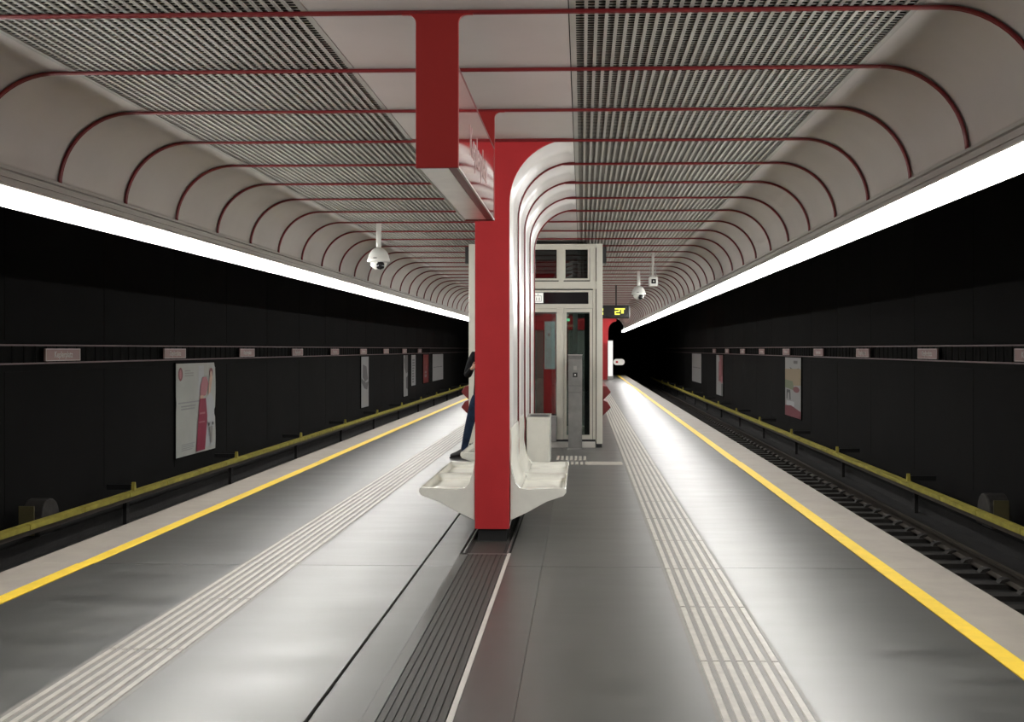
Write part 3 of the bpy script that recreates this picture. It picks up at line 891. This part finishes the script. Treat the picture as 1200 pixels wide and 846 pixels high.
def lines(m, u0, u1, v0, v1, n, seed=1):
    r = random.Random(seed)
    return [(m, rect(u0, v0 + (v1 - v0) * i / n, u0 + (u1 - u0) * r.uniform(.6, 1), v0 + (v1 - v0) * (i + .5) / n)) for i in range(n)]
K = F / 930
p1 = [('paper_white', rect(0.55, 0.04, 0.97, 0.97)),
      ('dark_red', ell(0.10, 0.885, 0.055, 0.072)), ('paper_pink', ell(0.10, 0.885, 0.025, 0.05))]
p1 += lines('grey', 0.20, 0.42, 0.86, 0.94, 3, 2) + lines('paper_grey', 0.12, 0.5, 0.06, 0.14, 4, 3) + lines('paper_grey', 0.10, 0.5, 0.50, 0.56, 2, 5)
p1 += [('paper_grey', rect(0.03, 0.57, 0.57, 0.585)),
       ('paper_skin', [(0.78, 0.62), (0.84, 0.63), (0.90, 0.80), (0.92, 0.90), (0.86, 0.92), (0.82, 0.80)]),
       ('dark_red', ell(0.87, 0.885, 0.05, 0.055)), ('paper_skin', ell(0.87, 0.865, 0.03, 0.04)),
       ('paper_pink', [(0.57, 0.62), (0.72, 0.63), (0.80, 0.76), (0.74, 0.84), (0.64, 0.84), (0.58, 0.74)]),
       ('paper_skin', rect(0.56, 0.60, 0.66, 0.635)),
       ('paper_white', [(0.72, 0.60), (0.84, 0.66), (0.92, 0.60), (0.94, 0.30), (0.78, 0.28), (0.74, 0.45)]),
       ('paper_crimson', [(0.55, 0.60), (0.72, 0.60), (0.76, 0.40), (0.74, 0.25), (0.70, 0.02), (0.47, 0.02), (0.50, 0.22), (0.53, 0.42)]),
       ('paper_pink', rect(0.56, 0.425, 0.70, 0.445)), ('paper_pink', rect(0.54, 0.33, 0.69, 0.345)),
       ('paper_ink', ell(0.80, 0.295, 0.02, 0.02)), ('paper_ink', ell(0.91, 0.30, 0.02, 0.02)),
       ('grey', [(0.80, 0.27), (0.90, 0.27), (0.89, 0.08), (0.86, 0.08)])]
poster(-1, 14.32 * K, 15.87 * K, -0.40, 1.33, 'grey white wall poster with figure in crimson, largest on the left', 'paper', p1, 0.02)
p2 = [('paper_grey', [(0, .9), (.4, .8), (1, .95), (1, 1), (0, 1)]), ('paper_dark', [(.2, .85), (.7, .8), (.9, .55), (.5, .5), (.15, .6)]),
      ('paper_dark', [(0, .58), (.6, .48), (1, .5), (.8, .34), (.4, .37), (0, .5)]), ('grey', [(0.1, .2), (.5, .25), (.9, .1), (.4, .05)])]
poster(-1, 26.5 * K, 27.4 * K, -0.38, 1.34, 'narrow grey poster with dark figure on the left wall, alone', 'paper_grey', p2)
p3 = [('paper_dark', [(0.3, 1), (1, 1), (1, .58), (.6, .55), (.2, .7)]), ('paper_ink', [(.6, .45), (1, .5), (1, .15), (.6, .2)]), ('paper_dark', rect(.1, .8, .4, .92))]
poster(-1, 32.8 * K, 33.6 * K, -0.38, 1.34, 'tall dark and grey poster left of two shorter ones, left wall', 'paper_grey', p3)
p4 = lines('paper_dark', .2, .8, .1, .9, 9, 4)
poster(-1, 34.3 * K, 35.2 * K, 0.0, 1.34, 'short grey poster with dark writing marks on the left wall', 'paper_grey', p4)
p5 = [('paper_grey', ell(.45, .38, .18, .04)), ('paper_grey', ell(.45, .25, .2, .05)), ('paper_pink', rect(.5, .5, .65, .6))]
poster(-1, 36.9 * K, 38.2 * K, 0.0, 1.34, 'dark red poster on the left wall beside the pale double one', 'dark_red', p5)
p6 = [('paper_dark', rect(.1, .50, .9, .525)), ('grey', rect(.3, .05, .33, .95)), ('grey', rect(.62, .05, .65, .95))]
poster(-1, 39.2 * K, 42.2 * K, 0.0, 1.34, 'pale grey double poster at the far end of the left wall', 'paper_grey', p6)
q1 = [('paper_ink', [(.3, .84), (.55, .80), (.9, .83), (.8, .78), (.4, .78)]), ('paper_dark', rect(.55, .9, .8, .95)),
      ('paper_amber', [(0, .8), (1, .82), (1, .55), (0, .5)]), ('paper_green', [(0, .62), (.5, .6), (.6, .45), (0, .48)]),
      ('paper_red', ell(.72, .47, .2, .05)), ('paper_ink', [(.1, .45), (.35, .45), (.38, .28), (.30, .28), (.28, .4), (.18, .4), (.15, .28), (.1, .3)]),
      ('paper_white', rect(.1, .18, .6, .26)), ('paper_red', [(0, .17), (.4, .19), (1, .12), (1, .0), (0, .0)])]
poster(1, 21.55 * K, 23.2 * K, -0.30, 1.36, 'colourful poster with amber band and red foot on the right wall', 'paper_grey', q1)
q2 = [('dark_red', rect(0.35, .35, 1, 1)), ('paper_pink', rect(.5, .5, .7, .9)), ('paper_grey', ell(.3, .9, .25, .08)), ('paper_pink', rect(.7, .32, .95, .48)), ('paper_dark', rect(.75, .0, 1, .3))]
poster(1, 33.4 * K, 35.0 * K, -0.38, 1.34, 'red and grey poster on the right wall', 'paper_grey', q2)
q3 = [('paper_dark', rect(.1, .50, .9, .525)), ('grey', rect(.3, .05, .33, .95)), ('grey', rect(.62, .05, .65, .95))]
poster(1, 39.4 * K, 42.7 * K, -0.1, 1.36, 'pale grey double poster at the far end of the right wall', 'paper_grey', q3)

# ------------------------------------------------------------------ far end of the platform
YE = 60.0
t = empty('end_portal', (0, YE, 0), 'red portal wall closing the far end of the platform', 'portal')
pp = [(1.70, 0.0), (2.12, 0.0), (2.12, 2.55)] + [(2.12 + 0.42 * (1 - math.cos(a)), 2.55 + 0.5 * math.sin(a)) for a in [PI / 2 * i / 8 for i in range(1, 9)]] + [(2.54, 3.34), (1.70, 3.34)]
for sx in (-1, 1): MB().prism([(sx * x, z) for x, z in pp], 'y', YE, YE + 0.4).build('pier', 'red', t)
box('lintel', 'red', t, -1.70, 1.70, YE, YE + 0.4, 2.6, 3.34)
box('inner_wall', 'tile', t, -1.70, 1.70, YE + 3, YE + 3.2, 0, 3.34)
box('inner_side', 'tile', t, -1.75, -1.70, YE + 0.4, YE + 3, 0, 3.34); box('inner_side', 'tile', t, 1.70, 1.75, YE + 0.4, YE + 3, 0, 3.34)
lb = empty('light_box', (2.22, YE - 0.3, 0), 'tall white lit panel standing before the far red portal', 'light box')
box('case', 'grey', lb, 2.08, 2.36, YE - 0.40, YE - 0.2, 0.0, 2.05)
box('panel', 'lightbox', lb, 2.10, 2.34, YE - 0.41, YE - 0.401, 0.20, 2.02)
rs = empty('round_sign', (2.66, YE - 0.3, 0), 'small white pill-shaped sign right of the far lit panel', 'sign')
pl = arc(2.80, 0.93, 0.16, -PI / 2, PI / 2, 10) + arc(2.54, 0.93, 0.16, PI / 2, 3 * PI / 2, 10)
MB().prism(pl, 'y', YE - 0.32, YE - 0.28).build('panel', 'sign_white', rs)
box('arm', 'grey', rs, 2.358, 2.60, YE - 0.279, YE - 0.25, 0.90, 0.96)
box('mark', 'red', rs, 2.50, 2.62, YE - 0.323, YE - 0.3205, 0.88, 0.98)

# ------------------------------------------------------------------ person
def skinned(name, chains, m, parent, sub=2, root=0):
    """chains: list of joint lists [(pos, radius)], joints shared by identical position"""
    vs_ = []; rad = []; ed = []; idx = {}
    for ch in chains:
        prev = None
        for (p, r) in ch:
            key = tuple(round(q, 4) for q in p)
            if key not in idx:
                idx[key] = len(vs_); vs_.append(p); rad.append(r)
            i = idx[key]
            if prev is not None and prev != i: ed.append((prev, i))
            prev = i
    me = bpy.data.meshes.new(name)
    me.from_pydata([tuple(Vector(p) - orig(parent)) for p in vs_], ed, [])
    o = link(name, me, parent)
    sk = o.modifiers.new('skin', 'SKIN'); sk.use_smooth_shade = True
    for i, v in enumerate(me.skin_vertices[0].data):
        r = rad[i]
        v.radius = (r, r) if not isinstance(r, tuple) else r
        v.use_root = (i == root)
    ss = o.modifiers.new('sub', 'SUBSURF'); ss.levels = sub; ss.render_levels = sub
    me.materials.append(MATS[m])
    return o
py_ = 17.0
pe = empty('person', (-0.70, py_, 0), 'person in black jacket and blue jeans holding a phone, half hidden behind column', 'person')
pel = ((-0.70, 17.02, 0.95), 0.075); sp = ((-0.685, 17.04, 1.15), 0.075); chs = ((-0.67, 17.04, 1.36), 0.08); nk = ((-0.665, 17.02, 1.53), 0.055)
hd = ((-0.67, 16.99, 1.63), 0.075); hd2 = ((-0.675, 16.975, 1.72), 0.09); hd3 = ((-0.675, 16.99, 1.79), 0.06)
shR = (-0.850, 17.02, 1.495); elR = (-0.935, 16.93, 1.20); wrR = (-0.845, 16.77, 1.325)
shL = (-0.490, 17.02, 1.495); elL = (-0.43, 16.92, 1.20); wrL = (-0.66, 16.76, 1.315)
hpR = (-0.79, 17.01, 0.90); knR = (-0.905, 16.93, 0.48); anR = (-0.985, 16.87, 0.085)
hpL = (-0.61, 17.02, 0.90); knL = (-0.60, 16.96, 0.48); anL = (-0.60, 17.0, 0.085)
def lerp(a, b, t_): return tuple(a[i] + (b[i] - a[i]) * t_ for i in range(3))
def hand(wr, dirv, out, up_):
    d = Vector(dirv).normalized(); o_ = Vector(out).normalized(); u_ = Vector(up_).normalized()
    w0 = Vector(wr); palm = w0 + d * 0.055
    ch = [[(tuple(w0), 0.024), (tuple(palm), 0.028)]]
    for i, ln in enumerate((0.062, 0.07, 0.066, 0.052)):
        k_ = palm + u_ * (0.026 - 0.017 * i)
        ch.append([(tuple(palm), 0.028), (tuple(k_ + d * 0.022), 0.0095), (tuple(k_ + d * (0.022 + ln * .5) + o_ * 0.012), 0.0085), (tuple(k_ + d * (0.022 + ln * .75) + o_ * 0.036), 0.0075)])
    b_ = w0 + d * 0.025
    ch.append([(tuple(palm), 0.028), (tuple(b_ + u_ * 0.035 + o_ * 0.012), 0.011), (tuple(b_ + u_ * 0.05 + o_ * 0.03 + d * 0.03), 0.009)])
    return ch
chains = [[pel, sp, chs, nk, hd, hd2, hd3],
          [chs, (shR, 0.055), (elR, 0.038), (wrR, 0.025)], [chs, (shL, 0.055), (elL, 0.038), (wrL, 0.025)],
          [pel, (hpR, 0.065), (knR, 0.045), (anR, 0.036), ((-1.09, 16.86, 0.035), 0.028)],
          [pel, (hpL, 0.065), (knL, 0.045), (anL, 0.036), ((-0.66, 16.90, 0.035), 0.028)]]
hR = hand(wrR, (0.75, -0.25, 0.5), (0.2, -0.7, 0.3), (-0.3, 0.0, 0.9)); hL = hand(wrL, (-0.75, -0.25, 0.5), (-0.2, -0.7, 0.3), (0.3, 0.0, 0.9))
body = skinned('body', chains + hR + hL, 'skin', pe)
# nose, ears, eyes
skinned('nose', [[((-0.688, 16.895, 1.715), 0.008), ((-0.690, 16.872, 1.69), 0.014)]], 'skin', body, 1)
for s in (-1, 1):
    e = MB(); e.lathe([(0.001, 0.010), (0.009, 0.004), (0.009, -0.004), (0.001, -0.010)][::-1], (-0.682 + s * 0.032, 16.893, 1.722), 8); e.build('eye', 'black', body)
    skinned('ear', [[((-0.675 + s * 0.088, 16.985, 1.73), 0.012), ((-0.675 + s * 0.090, 16.985, 1.69), 0.010)]], 'skin', body, 1)
MB().box(-0.71, -0.662, 16.893, 16.90, 1.652, 1.658).build('mouth', 'dark_red', body)
skinned('hair', [[((-0.673, 17.04, 1.66), 0.07), ((-0.673, 17.025, 1.75), 0.092), ((-0.675, 16.985, 1.80), 0.075), ((-0.678, 16.915, 1.79), 0.052)]], 'hair', pe)
jr = [[((-0.70, 17.02, 0.84), (0.165, 0.15)), ((-0.70, 17.02, 0.92), (0.17, 0.15)), ((-0.695, 17.03, 1.03), (0.165, 0.145)), ((-0.685, 17.04, 1.18), (0.165, 0.14)), ((-0.67, 17.04, 1.38), (0.175, 0.13)), ((-0.665, 17.04, 1.52), (0.12, 0.095)), ((-0.665, 17.045, 1.60), (0.105, 0.09))],
      [((-0.67, 17.04, 1.38), (0.175, 0.13)), (shR, 0.083), (lerp(shR, elR, .5), 0.070), (elR, 0.062), (lerp(elR, wrR, .5), 0.052), (lerp(elR, wrR, .93), 0.042)],
      [((-0.67, 17.04, 1.38), (0.175, 0.13)), (shL, 0.083), (lerp(shL, elL, .5), 0.070), (elL, 0.062), (lerp(elL, wrL, .5), 0.052), (lerp(elL, wrL, .93), 0.042)]]
skinned('jacket', jr, 'jacket', pe)
jn = [[((-0.70, 17.02, 1.04), (0.14, 0.12)), ((-0.70, 17.02, 0.92), (0.150, 0.125)), (hpR, 0.105), (lerp(hpR, knR, .5), 0.088), (knR, 0.068), (lerp(knR, anR, .4), 0.064), (lerp(knR, anR, .8), 0.052), (lerp(knR, anR, 1.08), 0.052)],
      [((-0.70, 17.02, 0.92), (0.150, 0.125)), (hpL, 0.105), (lerp(hpL, knL, .5), 0.088), (knL, 0.068), (lerp(knL, anL, .4), 0.064), (lerp(knL, anL, .8), 0.052), (lerp(knL, anL, 1.08), 0.052)]]
skinned('jeans', jn, 'jeans', pe)
def shoe(an, toe):
    a = Vector(an); d = (Vector(toe) - a); d.z = 0; d.normalize()
    sd = Vector((-d.y, d.x, 0))
    st = [(-0.085, 0.034, 0.13), (-0.065, 0.048, 0.155), (0.0, 0.052, 0.155), (0.05, 0.052, 0.125), (0.11, 0.054, 0.092), (0.16, 0.048, 0.075), (0.20, 0.028, 0.055)]
    b = MB(); vs_ = []; fs = []; n_ = 10
    for (t_, hw, h) in st:
        for k in range(n_):
            an_ = 2 * PI * k / n_
            q = a + d * t_ + sd * hw * math.cos(an_) * (1.0 if math.sin(an_) < 0.3 else 0.8)
            vs_.append((q.x, q.y, max(0.018, 0.018 + (h - 0.018) * (0.5 + 0.5 * math.sin(an_) * 1.15))))
    for i in range(len(st) - 1):
        for k in range(n_): fs.append((i * n_ + k, i * n_ + (k + 1) % n_, (i + 1) * n_ + (k + 1) % n_, (i + 1) * n_ + k))
    fs.append(tuple(range(n_))[::-1]); fs.append(tuple(range((len(st) - 1) * n_, len(st) * n_)))
    b.add(vs_, fs, True)
    s_ = b.build('shoe', 'shoe', pe, fixn=True)
    s_.modifiers.new('sub', 'SUBSURF').render_levels = 1
    so = [(a + d * t_ + sd * hw * s2) for (t_, hw) in ((-0.08, 0.03), (0.0, 0.05), (0.11, 0.054), (0.17, 0.046), (0.205, 0.02)) for s2 in (1,)]
    so2 = [(a + d * t_ - sd * hw) for (t_, hw) in ((-0.08, 0.03), (0.0, 0.05), (0.11, 0.054), (0.17, 0.046), (0.205, 0.02))][::-1]
    MB().prism([(p.x, p.y) for p in so + so2], 'z', 0.001, 0.022).build('sole', 'black', s_)
shoe(anR, (-1.3, 16.80, 0)); shoe(anL, (-0.75, 16.5, 0))
ph = empty('phone', (-0.76, 16.70, 1.40), 'dark phone held in the hands of the person behind the column', 'phone')
b = MB(); b.box(-0.037, 0.037, -0.005, 0.005, -0.072, 0.072)
o = b.build('case', 'black', ph, 0.004, shift=False); o.rotation_euler = (-0.5, 0, 0.1)
b = MB(); b.box(-0.033, 0.033, 0.0052, 0.0060, -0.066, 0.066)
o = b.build('screen', 'gloss_black', ph, shift=False); o.rotation_euler = (-0.5, 0, 0.1)
